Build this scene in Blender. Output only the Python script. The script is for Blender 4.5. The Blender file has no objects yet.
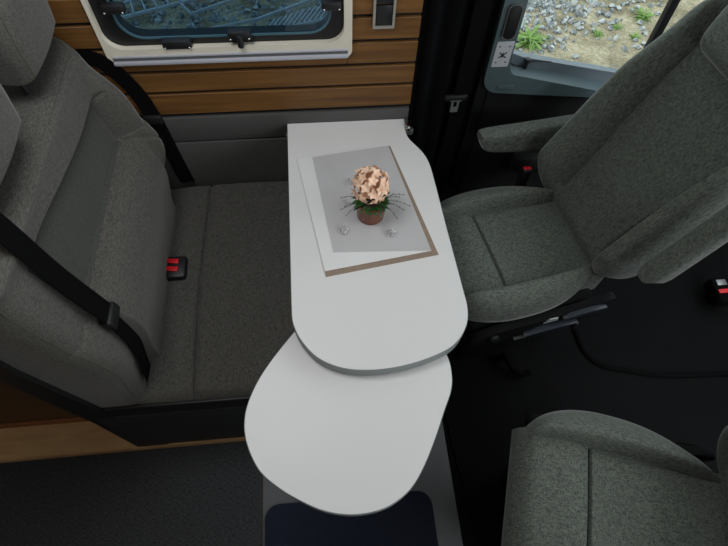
import bpy, bmesh, math, random
from mathutils import Vector, Matrix, noise
random.seed(7)
SC = bpy.context.scene
COL = SC.collection
PI = math.pi
R = math.radians

# ------------------------------------------------------------------ camera
CAMX = Vector((0.99543916, -0.06517756, 0.06966184))
CAMY = Vector((-0.09156831, -0.85762775, 0.50605325))
CAMZ = Vector((0.02676061, -0.51012404, -0.85968444))
CAMP = Vector((0, 0, 1.85))
cd = bpy.data.cameras.new('camera')
cam = bpy.data.objects.new('camera', cd)
COL.objects.link(cam)
right = Vector((CAMX[0], CAMY[0], CAMZ[0]))
down = Vector((CAMX[1], CAMY[1], CAMZ[1]))
fwd = Vector((CAMX[2], CAMY[2], CAMZ[2])).normalized()
right = (right - fwd * right.dot(fwd)).normalized()
up = right.cross(fwd)
cam.matrix_world = Matrix(((right.x, up.x, -fwd.x, CAMP.x), (right.y, up.y, -fwd.y, CAMP.y),
                           (right.z, up.z, -fwd.z, CAMP.z), (0, 0, 0, 1)))
cd.sensor_width = 36
cd.lens = 36 * 514 / 728
cd.clip_start = 0.02
SC.camera = cam


# ------------------------------------------------------------------ materials
def lin(c):
    return tuple(((v / 255) / 12.92 if v / 255 <= 0.04045 else ((v / 255 + 0.055) / 1.055) ** 2.4) for v in c) + (1,)


def mat(name, rgb, rough=0.5, metal=0.0, spec=0.5, bump=0.0, bscale=300, var=0.0, vscale=20, sheen=0):
    m = bpy.data.materials.new(name)
    m.use_nodes = True
    nt = m.node_tree
    b = nt.nodes['Principled BSDF']
    b.inputs['Roughness'].default_value = rough
    b.inputs['Metallic'].default_value = metal
    b.inputs['Specular IOR Level'].default_value = spec
    tc = nt.nodes.new('ShaderNodeTexCoord')
    n = nt.nodes.new('ShaderNodeTexNoise')
    n.inputs['Scale'].default_value = vscale
    nt.links.new(tc.outputs['Object'], n.inputs['Vector'])
    cr = nt.nodes.new('ShaderNodeValToRGB')
    c = lin(rgb)
    cr.color_ramp.elements[0].position = 0.3
    cr.color_ramp.elements[1].position = 0.7
    cr.color_ramp.elements[0].color = tuple(v * (1 - var) for v in c[:3]) + (1,)
    cr.color_ramp.elements[1].color = tuple(min(1, v * (1 + var)) for v in c[:3]) + (1,)
    nt.links.new(n.outputs['Fac'], cr.inputs['Fac'])
    nt.links.new(cr.outputs['Color'], b.inputs['Base Color'])
    if bump:
        n2 = nt.nodes.new('ShaderNodeTexNoise')
        n2.inputs['Scale'].default_value = bscale
        nt.links.new(tc.outputs['Object'], n2.inputs['Vector'])
        bp = nt.nodes.new('ShaderNodeBump')
        bp.inputs['Strength'].default_value = bump
        bp.inputs['Distance'].default_value = 0.002
        nt.links.new(n2.outputs['Fac'], bp.inputs['Height'])
        nt.links.new(bp.outputs['Normal'], b.inputs['Normal'])
    return m


def fabric(name, dark, light, stretch=(420, 70, 70), stretch2=(70, 420, 420), bump=0.25, lo=0.38, hi=0.66):
    """woven melange upholstery: short dark and light threads in two directions"""
    m = bpy.data.materials.new(name)
    m.use_nodes = True
    nt = m.node_tree
    L = nt.links.new
    b = nt.nodes['Principled BSDF']
    b.inputs['Roughness'].default_value = 0.95
    b.inputs['Specular IOR Level'].default_value = 0.15
    b.inputs['Sheen Weight'].default_value = 0.35
    b.inputs['Sheen Roughness'].default_value = 0.35
    tc = nt.nodes.new('ShaderNodeTexCoord')
    outs = []
    for s in (stretch, stretch2):
        mp = nt.nodes.new('ShaderNodeMapping')
        mp.inputs['Scale'].default_value = s
        L(tc.outputs['Object'], mp.inputs['Vector'])
        n = nt.nodes.new('ShaderNodeTexNoise')
        n.inputs['Scale'].default_value = 1.0
        n.inputs['Detail'].default_value = 3
        L(mp.outputs['Vector'], n.inputs['Vector'])
        outs.append(n.outputs['Fac'])
    mx = nt.nodes.new('ShaderNodeMath')
    mx.operation = 'ADD'
    L(outs[0], mx.inputs[0])
    L(outs[1], mx.inputs[1])
    hf = nt.nodes.new('ShaderNodeMath')
    hf.operation = 'MULTIPLY'
    hf.inputs[1].default_value = 0.5
    L(mx.outputs[0], hf.inputs[0])
    cr = nt.nodes.new('ShaderNodeValToRGB')
    cr.color_ramp.elements[0].position = lo
    cr.color_ramp.elements[1].position = hi
    cr.color_ramp.elements[0].color = lin(dark)
    cr.color_ramp.elements[1].color = lin(light)
    L(hf.outputs[0], cr.inputs['Fac'])
    L(cr.outputs['Color'], b.inputs['Base Color'])
    bp = nt.nodes.new('ShaderNodeBump')
    bp.inputs['Strength'].default_value = bump
    bp.inputs['Distance'].default_value = 0.002
    L(hf.outputs[0], bp.inputs['Height'])
    L(bp.outputs['Normal'], b.inputs['Normal'])
    return m


def wood(name, c0, c1, sc=(1.5, 14, 60), rough=0.45):
    m = bpy.data.materials.new(name)
    m.use_nodes = True
    nt = m.node_tree
    L = nt.links.new
    b = nt.nodes['Principled BSDF']
    b.inputs['Roughness'].default_value = rough
    b.inputs['Specular IOR Level'].default_value = 0.3
    tc = nt.nodes.new('ShaderNodeTexCoord')
    mp = nt.nodes.new('ShaderNodeMapping')
    mp.inputs['Scale'].default_value = sc
    L(tc.outputs['Object'], mp.inputs['Vector'])
    n = nt.nodes.new('ShaderNodeTexNoise')
    n.inputs['Scale'].default_value = 1
    n.inputs['Detail'].default_value = 6
    n.inputs['Distortion'].default_value = 0.6
    L(mp.outputs['Vector'], n.inputs['Vector'])
    cr = nt.nodes.new('ShaderNodeValToRGB')
    cr.color_ramp.elements[0].position = 0.3
    cr.color_ramp.elements[1].position = 0.7
    cr.color_ramp.elements[0].color = lin(c0)
    cr.color_ramp.elements[1].color = lin(c1)
    L(n.outputs['Fac'], cr.inputs['Fac'])
    L(cr.outputs['Color'], b.inputs['Base Color'])
    return m


def glass(name, tint, gloss=0.06, rough=0.0):
    m = bpy.data.materials.new(name)
    m.use_nodes = True
    nt = m.node_tree
    nt.nodes.remove(nt.nodes['Principled BSDF'])
    out = nt.nodes['Material Output']
    t = nt.nodes.new('ShaderNodeBsdfTransparent')
    t.inputs['Color'].default_value = tint
    g = nt.nodes.new('ShaderNodeBsdfGlossy')
    g.inputs['Roughness'].default_value = rough
    g.inputs['Color'].default_value = (0.8, 0.9, 1, 1)
    lw = nt.nodes.new('ShaderNodeFresnel')
    lw.inputs['IOR'].default_value = 1.45
    mx = nt.nodes.new('ShaderNodeMixShader')
    ge = nt.nodes.new('ShaderNodeNewGeometry')
    fr = nt.nodes.new('ShaderNodeMath')
    fr.operation = 'SUBTRACT'
    fr.use_clamp = True
    nt.links.new(lw.outputs[0], fr.inputs[0])
    nt.links.new(ge.outputs['Backfacing'], fr.inputs[1])
    nt.links.new(fr.outputs[0], mx.inputs['Fac'])
    nt.links.new(t.outputs[0], mx.inputs[1])
    nt.links.new(g.outputs[0], mx.inputs[2])
    nt.links.new(mx.outputs[0], out.inputs['Surface'])
    return m


M = {}
M['bench'] = fabric('bench_fabric', (56, 56, 53), (100, 98, 93), stretch=(560, 90, 560), stretch2=(110, 620, 620), lo=0.36, hi=0.64, bump=0.12)
M['insert'] = fabric('smooth_insert_fabric', (56, 57, 54), (78, 79, 75), stretch=(560, 90, 560), stretch2=(110, 620, 620), lo=0.36, hi=0.64, bump=0.06)
M['seat'] = fabric('seat_fabric', (64, 69, 65), (124, 129, 121), stretch=(90, 520, 90), stretch2=(620, 110, 620), bump=0.15)
M['carpet'] = fabric('carpet_pile', (30, 30, 31), (74, 75, 77), stretch=(90, 420, 200), stretch2=(420, 120, 200), bump=0.8, lo=0.34, hi=0.72)
M['mat'] = fabric('mat_pile', (24, 28, 40), (40, 45, 60), stretch=(500, 500, 500), stretch2=(300, 300, 300), bump=0.6)
M['white'] = mat('white_laminate', (222, 222, 221), 0.42, bump=0.06, bscale=700, var=0.008, vscale=300, spec=0.35)
M['edge'] = mat('grey_edge_band', (128, 134, 134), 0.5)
M['wood'] = wood('slatted_wood', (90, 60, 31), (124, 87, 46), (3, 3, 55))
M['dkwood'] = wood('dark_wood', (62, 42, 27), (80, 55, 36), (2, 20, 30))
M['floor'] = wood('wood_floor', (168, 132, 92), (196, 158, 114), (6, 30, 10), 0.5)
M['skirt'] = mat('orange_skirting', (120, 70, 34), 0.5, var=0.1)
M['gap'] = mat('black_groove', (16, 15, 14), 0.8)
M['greyboard'] = mat('grey_board', (72, 72, 70), 0.6, var=0.03)
M['frame'] = mat('window_white', (214, 208, 192), 0.4, var=0.03)
M['frame_lip'] = mat('window_lip_grey', (172, 174, 182), 0.35)
M['rubber'] = mat('black_rubber', (14, 15, 17), 0.45)
M['black'] = mat('black_plastic', (20, 20, 22), 0.5, bump=0.1, bscale=900)
M['rubber_matt'] = mat('matt_black_plastic', (14, 14, 16), 0.8, spec=0.2)
M['charcoal'] = mat('charcoal_plastic', (32, 34, 37), 0.55, bump=0.1, bscale=900)
M['bluegrey'] = mat('blue_black_plastic', (38, 44, 54), 0.45)
M['cabfloor'] = mat('cab_floor_rubber', (12, 12, 13), 0.9, spec=0.12, bump=0.5, bscale=500, var=0.15, vscale=9)
M['plate'] = mat('grey_floor_plate', (94, 96, 98), 0.6, var=0.03, bump=0.1, bscale=600)
M['curtain'] = mat('black_curtain_cloth', (14, 15, 17), 0.95, spec=0.1, bump=0.3, bscale=900)
M['belt'] = mat('black_webbing', (10, 10, 11), 0.95, spec=0.08, bump=0.3, bscale=1200)
M['doortrim'] = mat('grey_door_trim', (88, 106, 111), 0.5, var=0.02)
M['ledge'] = mat('window_ledge_grey', (112, 124, 132), 0.4)
M['doordark'] = mat('door_panel_black', (15, 15, 17), 0.7, bump=0.2, bscale=600)
M['red'] = mat('red_button', (214, 22, 34), 0.4)
M['chrome'] = mat('chrome', (205, 205, 205), 0.2, metal=1.0)
M['alu'] = mat('brushed_rail', (150, 152, 152), 0.35, metal=0.7)
M['badge'] = mat('silver_badge', (168, 176, 172), 0.4, metal=0.2)
M['sticker'] = mat('white_sticker', (206, 208, 214), 0.5)
M['ink'] = mat('dark_ink', (44, 46, 52), 0.6)
M['switchframe'] = mat('switch_frame_grey', (150, 146, 138), 0.4)
M['switch'] = mat('switch_black', (24, 25, 28), 0.4)
M['matgrey'] = mat('table_mat_grey', (189, 188, 189), 0.6, bump=0.15, bscale=800, var=0.02)
M['matwhite'] = mat('table_mat_white', (226, 226, 226), 0.6)
M['matbrown'] = mat('table_mat_brown', (142, 124, 108), 0.7, var=0.08, vscale=80)
M['pot'] = mat('copper_pot', (122, 74, 54), 0.25, metal=0.35, var=0.2, vscale=30)
M['soil'] = mat('pot_soil', (48, 36, 26), 0.9)
M['petal'] = mat('peach_petal', (250, 212, 184), 0.6, var=0.10, vscale=40)
M['petal_eye'] = mat('petal_centre', (226, 176, 146), 0.6)
M['leaf'] = mat('green_leaf', (38, 84, 34), 0.5, var=0.3, vscale=60)
M['wire'] = mat('dark_twig', (62, 60, 50), 0.5)
M['bead'] = mat('pearl_bead', (90, 96, 92), 0.25)
M['thread'] = mat('seam_thread', (86, 83, 76), 0.9, spec=0.1)
M['ceiling'] = mat('ceiling_felt', (196, 192, 184), 0.8)
M['shell'] = mat('lining_grey', (150, 148, 142), 0.8)
M['stone'] = mat('gravel_stone', (168, 172, 176), 0.85, var=0.45, vscale=5)
M['weed'] = mat('weed_green', (128, 164, 78), 0.6, var=0.3, vscale=10)
M['paving'] = mat('pale_paving', (190, 196, 200), 0.8, var=0.1)
M['mirror_house'] = mat('mirror_housing', (52, 66, 68), 0.4)
m = mat('crystal', (255, 255, 255), 0.03)
b = m.node_tree.nodes['Principled BSDF']
b.inputs['Transmission Weight'].default_value = 0.8
b.inputs['Coat Weight'].default_value = 0.5
M['crystal'] = m
M['tinted'] = glass('tinted_acrylic', (0.28, 0.39, 0.46, 1))
M['clear'] = glass('clear_glass', (0.93, 0.97, 0.96, 1))
# sandy ground with pebbly tint
m = bpy.data.materials.new('sandy_gravel')
m.use_nodes = True
nt = m.node_tree
b = nt.nodes['Principled BSDF']
b.inputs['Roughness'].default_value = 0.95
tc = nt.nodes.new('ShaderNodeTexCoord')
v = nt.nodes.new('ShaderNodeTexVoronoi')
v.inputs['Scale'].default_value = 45
nt.links.new(tc.outputs['Object'], v.inputs['Vector'])
n = nt.nodes.new('ShaderNodeTexNoise')
n.inputs['Scale'].default_value = 5
n.inputs['Detail'].default_value = 8
nt.links.new(tc.outputs['Object'], n.inputs['Vector'])
c1 = nt.nodes.new('ShaderNodeValToRGB')
c1.color_ramp.elements[0].position = 0.35
c1.color_ramp.elements[0].color = lin((158, 146, 118))
c1.color_ramp.elements[1].position = 0.65
c1.color_ramp.elements[1].color = lin((216, 204, 174))
nt.links.new(n.outputs['Fac'], c1.inputs['Fac'])
mx = nt.nodes.new('ShaderNodeMix')
mx.data_type = 'RGBA'
mx.blend_type = 'MULTIPLY'
mx.inputs['Factor'].default_value = 0.55
c2 = nt.nodes.new('ShaderNodeValToRGB')
c2.color_ramp.elements[0].color = (0.35, 0.33, 0.3, 1)
c2.color_ramp.elements[1].color = (1, 1, 1, 1)
nt.links.new(v.outputs['Color'], c2.inputs['Fac'])
nt.links.new(c1.outputs['Color'], mx.inputs['A'])
nt.links.new(c2.outputs['Color'], mx.inputs['B'])
nt.links.new(mx.outputs['Result'], b.inputs['Base Color'])
bp = nt.nodes.new('ShaderNodeBump')
bp.inputs['Strength'].default_value = 0.7
bp.inputs['Distance'].default_value = 0.03
nt.links.new(v.outputs['Distance'], bp.inputs['Height'])
nt.links.new(bp.outputs['Normal'], b.inputs['Normal'])
M['ground'] = m


# ------------------------------------------------------------------ helpers
def wloc(o):
    p = Vector((0, 0, 0))
    while o:
        p += o.location
        o = o.parent
    return p


def smooth_mesh(me, angle):
    for p in me.polygons:
        p.use_smooth = True
    if angle is not None and hasattr(me, 'set_sharp_from_angle'):
        me.set_sharp_from_angle(angle=R(angle))


def obj(name, bm, material, parent=None, local=False, smooth=40, loc=None, doubles=False):
    """link a bmesh as ONE object; bm in world coordinates unless local"""
    if doubles:
        bmesh.ops.remove_doubles(bm, verts=bm.verts, dist=1e-5)
    bmesh.ops.recalc_face_normals(bm, faces=bm.faces)
    if not local:
        if parent is not None:
            off = wloc(parent)
        elif loc is not None:
            off = Vector(loc)
        else:
            xs = [v.co for v in bm.verts]
            off = Vector(((min(c.x for c in xs) + max(c.x for c in xs)) / 2, (min(c.y for c in xs) + max(c.y for c in xs)) / 2, min(c.z for c in xs)))
        bmesh.ops.translate(bm, verts=bm.verts, vec=-off)
    me = bpy.data.meshes.new(name)
    bm.to_mesh(me)
    bm.free()
    me.materials.append(material)
    if smooth is not False:
        smooth_mesh(me, smooth)
    o = bpy.data.objects.new(name, me)
    COL.objects.link(o)
    if parent is not None:
        o.parent = parent
    elif not local:
        o.location = off
    return o


def tag(o, label=None, cat=None, group=None, kind=None):
    if label:
        o['label'] = label
    if cat:
        o['category'] = cat
    if group:
        o['group'] = group
    if kind:
        o['kind'] = kind
    return o


def thing(name, label, cat, loc=(0, 0, 0), rotz=0, group=None):
    o = bpy.data.objects.new(name, None)
    o.empty_display_size = 0.05
    COL.objects.link(o)
    o.location = loc
    o.rotation_euler = (0, 0, rotz)
    return tag(o, label, cat, group)


def box(bm, x0, x1, y0, y1, z0, z1, bev=0.0, seg=2):
    r = bmesh.ops.create_cube(bm, size=1)
    vs = r['verts']
    for v in vs:
        v.co = Vector(((x0 + x1) / 2 + v.co.x * (x1 - x0), (y0 + y1) / 2 + v.co.y * (y1 - y0), (z0 + z1) / 2 + v.co.z * (z1 - z0)))
    if bev:
        es = list({e for v in vs for e in v.link_edges})
        bmesh.ops.bevel(bm, geom=es, offset=bev, segments=seg, affect='EDGES', profile=0.5)
    return vs


def bx(*a, **k):
    bm = bmesh.new()
    box(bm, *a, **k)
    return bm


def prism(bm, pts, vec, bev=0.0):
    """extrude the closed polygon pts by vec"""
    vec = Vector(vec)
    a = [bm.verts.new(Vector(p)) for p in pts]
    c = [bm.verts.new(Vector(p) + vec) for p in pts]
    n = len(pts)
    f0 = bm.faces.new(a)
    f1 = bm.faces.new(list(reversed(c)))
    for i in range(n):
        bm.faces.new((a[i], a[(i + 1) % n], c[(i + 1) % n], c[i]))
    if bev:
        es = list(f0.edges) + list(f1.edges)
        bmesh.ops.bevel(bm, geom=es, offset=bev, segments=2, affect='EDGES', profile=0.5)
    return bm


def smooth_loop(pts, it=3):
    """Chaikin corner cutting of a closed loop"""
    for _ in range(it):
        q = []
        n = len(pts)
        for i in range(n):
            a, c = Vector(pts[i]), Vector(pts[(i + 1) % n])
            q += [a * 0.75 + c * 0.25, a * 0.25 + c * 0.75]
        pts = q
    return pts


def spline(pts, n=8):
    """open Catmull-Rom through the points"""
    P = [Vector(p) for p in pts]
    P = [P[0] * 2 - P[1]] + P + [P[-1] * 2 - P[-2]]
    out = []
    for i in range(1, len(P) - 2):
        for k in range(n):
            t = k / n
            out.append(0.5 * ((2 * P[i]) + (P[i + 1] - P[i - 1]) * t + (2 * P[i - 1] - 5 * P[i] + 4 * P[i + 1] - P[i + 2]) * t * t
                              + (3 * P[i] - P[i - 1] - 3 * P[i + 1] + P[i + 2]) * t ** 3))
    out.append(P[-2])
    return out


def tube(bm, pts, r, seg=8, cap=True):
    rings = []
    n = len(pts)
    for i, p in enumerate(pts):
        p = Vector(p)
        t = (Vector(pts[min(i + 1, n - 1)]) - Vector(pts[max(i - 1, 0)])).normalized()
        a = t.orthogonal().normalized() if i == 0 else (rings_a - t * rings_a.dot(t)).normalized()
        rings_a = a
        c = t.cross(a)
        rr = r(i / (n - 1)) if callable(r) else r
        rings.append([bm.verts.new(p + a * rr * math.cos(2 * PI * k / seg) + c * rr * math.sin(2 * PI * k / seg)) for k in range(seg)])
    for i in range(n - 1):
        for k in range(seg):
            bm.faces.new((rings[i][k], rings[i][(k + 1) % seg], rings[i + 1][(k + 1) % seg], rings[i + 1][k]))
    if cap:
        bm.faces.new(list(reversed(rings[0])))
        bm.faces.new(rings[-1])
    return bm


def ribbon(bm, pts, wdirs, width, thick, nrm=None):
    """a strap: centre line pts, width direction per point"""
    n = len(pts)
    rings = []
    for i in range(n):
        p = Vector(pts[i])
        t = (Vector(pts[min(i + 1, n - 1)]) - Vector(pts[max(i - 1, 0)])).normalized()
        w = Vector(wdirs[i] if isinstance(wdirs, list) else wdirs)
        w = (w - t * w.dot(t)).normalized() * width / 2
        nn = t.cross(w).normalized() * thick / 2
        rings.append([bm.verts.new(p + q) for q in (w + nn, w - nn, -w - nn, -w + nn)])
    for i in range(n - 1):
        for k in range(4):
            bm.faces.new((rings[i][k], rings[i][(k + 1) % 4], rings[i + 1][(k + 1) % 4], rings[i + 1][k]))
    bm.faces.new(rings[0])
    bm.faces.new(list(reversed(rings[-1])))
    return bm


def rrect(cx, cy, w, h, r, n=6, rs=None):
    """rounded rectangle outline, counter-clockwise from the lower right corner"""
    rs = rs or (r, r, r, r)
    pts = []
    for (sx, sy, a0), rr in zip(((1, -1, -PI / 2), (1, 1, 0), (-1, 1, PI / 2), (-1, -1, PI)), rs):
        for k in range(n + 1):
            a = a0 + PI / 2 * k / n
            pts.append((cx + sx * (w / 2 - rr) + rr * math.cos(a), cy + sy * (h / 2 - rr) + rr * math.sin(a)))
    return pts


def ring(bm, outer, inner, to3a, to3b):
    """a closed frame between two outlines of equal point count; to3a / to3b map 2-D to the front and the back"""
    n = len(outer)
    A = [bm.verts.new(to3a(*p)) for p in outer]
    B = [bm.verts.new(to3a(*p)) for p in inner]
    Cc = [bm.verts.new(to3b(*p)) for p in outer]
    D = [bm.verts.new(to3b(*p)) for p in inner]
    for i in range(n):
        j = (i + 1) % n
        bm.faces.new((A[i], A[j], B[j], B[i]))
        bm.faces.new((Cc[j], Cc[i], D[i], D[j]))
        bm.faces.new((A[j], A[i], Cc[i], Cc[j]))
        bm.faces.new((B[i], B[j], D[j], D[i]))
    return bm


def lathe(bm, prof, cx, cy, z0, seg=32):
    rings = [[bm.verts.new((cx + r * math.cos(2 * PI * k / seg), cy + r * math.sin(2 * PI * k / seg), z0 + z)) for k in range(seg)] for r, z in prof]
    for i in range(len(rings) - 1):
        for k in range(seg):
            bm.faces.new((rings[i][k], rings[i][(k + 1) % seg], rings[i + 1][(k + 1) % seg], rings[i + 1][k]))
    bm.faces.new(list(reversed(rings[0])))
    bm.faces.new(rings[-1])
    return bm


def pad(frame, us, vs, front, back, outline=None, slot=None):
    """upholstered pad: a grid over u, v with a front and a back height along the frame normal.
    frame = (origin, U, V, Nrm); outline(u, v) -> (a, b) in metres (defaults to identity)."""
    O, U, V, N = (Vector(q) for q in frame)
    bm = bmesh.new()
    nu, nv = len(us), len(vs)

    def P(u, v, h):
        a, c = outline(u, v) if outline else (u, v)
        return O + U * a + V * c + N * h
    F = [[bm.verts.new(P(u, v, front(u, v))) for u in us] for v in vs]
    K = [[bm.verts.new(P(u, v, back(u, v) if callable(back) else back)) for u in us] for v in vs]
    for j in range(nv - 1):
        for i in range(nu - 1):
            fc = bm.faces.new((F[j][i], F[j][i + 1], F[j + 1][i + 1], F[j + 1][i]))
            if slot:
                fc.material_index = slot((us[i] + us[i + 1]) / 2, (vs[j] + vs[j + 1]) / 2)
            bm.faces.new((K[j][i], K[j + 1][i], K[j + 1][i + 1], K[j][i + 1]))
    for i in range(nu - 1):
        bm.faces.new((F[0][i + 1], F[0][i], K[0][i], K[0][i + 1]))
        bm.faces.new((F[-1][i], F[-1][i + 1], K[-1][i + 1], K[-1][i]))
    for j in range(nv - 1):
        bm.faces.new((F[j][0], F[j + 1][0], K[j + 1][0], K[j][0]))
        bm.faces.new((F[j + 1][-1], F[j][-1], K[j][-1], K[j + 1][-1]))
    return bm


def lsp(a, c, n):
    return [a + (c - a) * i / (n - 1) for i in range(n)]


def dens(a, c, n, power=1.6):
    """samples denser towards both ends (rounded edges)"""
    out = []
    for i in range(n):
        t = i / (n - 1) * 2 - 1
        s = math.copysign(1 - (1 - abs(t)) ** power, t)
        out.append(a + (c - a) * (s + 1) / 2)
    return out


def groove(x, x0, w=0.004, d=0.008):
    return -d * math.exp(-((x - x0) / w) ** 2)


def sstep(x, a, c):
    t = max(0, min(1, (x - a) / (c - a)))
    return t * t * (3 - 2 * t)


def rnd(t, r):
    """rounded shoulder: 0 at the edge (t=0) rising to 1 at t>=r"""
    t = max(0, min(1, t / r))
    return math.sqrt(max(0, 1 - (1 - t) ** 2))


def cushion_block(bm, x0, x1, y0, y1, z0, z1, r=0.02, puff=0.006):
    """soft box with rounded edges"""
    vs = box(bm, x0, x1, y0, y1, z0, z1, bev=r, seg=4)
    return bm


# ------------------------------------------------------------------ the van shell
WY = 1.24      # inner face of the far wall
fl = bx(-2.2, 0.372, -1.0, 1.24, -0.04, 0.0)
tag(obj('floor', fl, M['floor']), kind='structure')
cf = bx(0.372, 2.2, -1.0, 1.40, -0.06, 0.012)
tag(obj('floor_cab', cf, M['cabfloor']), kind='structure')

# far wall: horizontal slats on a dark backing, cut round the window opening
ZG = [0.747, 0.829, 0.9, 0.9745, 1.0465, 1.118, 1.19, 1.262, 1.334, 1.406, 1.478, 1.55, 1.62, 1.70, 1.78, 1.86, 1.95]
WX0, WX1, WZ0, WZ1 = -0.536, 0.092, 0.952, 1.40
wall = thing('wall_far', None, None, (0, 1.27, 0))
wall['kind'] = 'structure'
bmw, bmb = bmesh.new(), bmesh.new()
for i in range(len(ZG) - 1):
    z0, z1 = ZG[i] + 0.0055, ZG[i + 1] - 0.0055
    if z1 <= WZ0 or z0 >= WZ1:
        segs = [(-1.3, 0.287, z0, z1)]
    else:
        segs = [(-1.3, WX0, z0, z1), (WX1, 0.287, z0, z1)]
        if z0 < WZ0 - 0.01:
            segs.append((WX0, WX1, z0, WZ0))
        if z1 > WZ1 + 0.01:
            segs.append((WX0, WX1, WZ1, z1))
    for s in segs:
        box(bmw, s[0], s[1], WY, WY + 0.012, s[2], s[3], bev=0.0015, seg=1)
obj('wood_slats', bmw, M['wood'], wall)
for s in ((-1.3, WX0, 0, 1.95), (WX1, 0.287, 0, 1.95), (WX0, WX1, 0, WZ0), (WX0, WX1, WZ1, 1.95)):
    box(bmb, s[0], s[1], WY + 0.010, WY + 0.06, s[2], s[3])
obj('slat_backing', bmb, M['gap'], wall)
g = bmesh.new()
box(g, -1.3, 0.285, WY - 0.004, WY + 0.012, 0.645, 0.739, bev=0.003)
box(g, -1.3, 0.285, WY - 0.004, WY + 0.012, 0.02, 0.638, bev=0.003)
obj('grey_lower_board', g, M['greyboard'], wall)
rail = bmesh.new()
box(rail, -0.105, 0.305, WY - 0.018, WY - 0.0045, 0.640, 0.6635, bev=0.003)

# window_1: side window with its frame
win = thing('window_1', None, None, (-0.22, WY, 0.94))
win['kind'] = 'structure'
T = lambda y: (lambda x, z: Vector((x, y, z)))
CX, CZ = -0.218, 1.17
W_, H_ = 0.645, 0.466
o1 = rrect(CX, CZ, W_, H_, 0.022, rs=(0.02, 0.03, 0.03, 0.03))
i1 = rrect(CX - 0.0055, CZ + 0.012, W_ - 0.031, H_ - 0.066, 0.045)
f = bmesh.new()
ring(f, o1, i1, T(WY - 0.012), T(WY + 0.03))
bmesh.ops.bevel(f, geom=[e for e in f.edges if abs(e.verts[0].co.y - (WY - 0.012)) < 1e-5 and abs(e.verts[1].co.y - (WY - 0.012)) < 1e-5 and len(e.link_faces) == 2 and abs(e.calc_face_angle(0)) > 0.5], offset=0.004, segments=2, affect='EDGES')
obj('window_frame', f, M['frame'], win)
lip = bmesh.new()
box(lip, CX - W_ / 2 + 0.012, CX + W_ / 2 - 0.010, WY - 0.020, WY - 0.010, 0.9375, 0.9495, bev=0.004)
box(lip, CX - W_ / 2 + 0.016, CX + W_ / 2 - 0.014, WY - 0.016, WY - 0.010, 0.958, 0.964, bev=0.002)
obj('window_sill', lip, M['frame_lip'], win)
lip = bmesh.new()
box(lip, CX - W_ / 2 + 0.014, CX + W_ / 2 - 0.012, WY - 0.0135, WY - 0.010, 0.9495, 0.958)
obj('sill_groove', lip, mat('sill_groove_grey', (92, 92, 94), 0.5), win)
i2 = rrect(CX, CZ + 0.014, W_ - 0.105, H_ - 0.098, 0.06)
rb = bmesh.new()
ring(rb, i1, i2, T(WY + 0.004), T(WY + 0.045))
obj('window_seal', rb, M['rubber'], win)
i3 = rrect(CX, CZ + 0.014, W_ - 0.116, H_ - 0.108, 0.055)
br = bmesh.new()
ring(br, i2, i3, T(WY + 0.003), T(WY + 0.0068))
obj('seal_bead', br, mat('seal_bead_grey', (66, 96, 108), 0.25), win)
gp = bmesh.new()
prism(gp, [Vector((x, WY + 0.007, z)) for x, z in i2], (0, 0.004, 0))
obj('window_pane', gp, M['tinted'], win)


def latch(x, z, w, kind):
    l = bmesh.new()
    box(l, x - w / 2, x + w / 2, WY - 0.018, WY + 0.006, z - 0.012, z + 0.012, bev=0.006)
    if kind:
        box(l, x - 0.008, x + 0.008, WY - 0.026, WY - 0.004, z - 0.030, z + 0.004, bev=0.005)
    lo = obj('window_latch', l, M['black'], win)
    for s in (-1, 1):
        s2 = bmesh.new()
        bmesh.ops.create_uvsphere(s2, u_segments=8, v_segments=6, radius=0.003, matrix=Matrix.Translation((x + s * (w / 2 - 0.006), WY - 0.018, z - 0.006)))
        obj('screw', s2, M['chrome'], lo)


latch(-0.352, 0.992, 0.075, 0)
latch(-0.188, 1.012, 0.060, 1)
latch(-0.475, 1.092, 0.055, 0)
latch(0.052, 1.085, 0.05, 0)

# cab side: pillar lining, door with its window opening
pl = bmesh.new()
box(pl, 0.287, 0.575, 1.33, 1.40, 0.0, 1.95)
tag(obj('trim_1', pl, M['doordark']), kind='structure')

DY = 1.32
door = thing('door_1', None, None, (1.1, DY, 0.2))
door['kind'] = 'structure'
db = bmesh.new()
prism(db, [Vector(p) for p in ((0.56, DY + 0.004, 0.05), (2.0, DY + 0.004, 0.05), (2.0, DY + 0.004, 0.56), (1.4, DY + 0.004, 0.60), (0.96, DY + 0.004, 0.69), (0.56, DY + 0.004, 0.74))], (0, 0.07, 0))
obj('door_panel', db, M['doordark'], door)
pk = bmesh.new()
box(pk, 0.72, 1.5, DY - 0.05, DY + 0.01, 0.36, 0.44, bev=0.02)
obj('door_pocket', pk, M['doordark'], door)
# grey upper trim round the window: L-shaped frame with a rounded corner
outer = [(0.520, 1.95), (0.530, 0.80)] + [(0.5305 + 0.055 * (1 - math.cos(a)), 0.785 - 0.062 * math.sin(a)) for a in lsp(0.1, PI / 2, 8)] + [(0.94, 0.686), (1.40, 0.575), (2.0, 0.53), (2.0, 1.95)]
inner = [(0.575, 1.90), (0.597, 0.87)] + [(0.600 + 0.035 * (1 - math.cos(a)), 0.838 - 0.050 * math.sin(a)) for a in lsp(0.1, PI / 2, 8)] + [(0.94, 0.712), (1.40, 0.625), (1.92, 0.60), (1.92, 1.90)]
dt = bmesh.new()
ring(dt, outer, inner, T(DY - 0.012), T(DY + 0.06))
obj('window_surround', dt, M['doortrim'], door)
lg = bmesh.new()
prism(lg, [Vector((x, DY + 0.045, z)) for x, z in ((0.598, 0.89), (0.612, 0.832), (0.66, 0.812), (0.98, 0.742), (1.4, 0.655), (1.9, 0.63), (1.9, 0.58), (1.4, 0.60), (0.95, 0.690), (0.62, 0.76), (0.58, 0.80))], (0, 0.025, 0))
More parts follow.
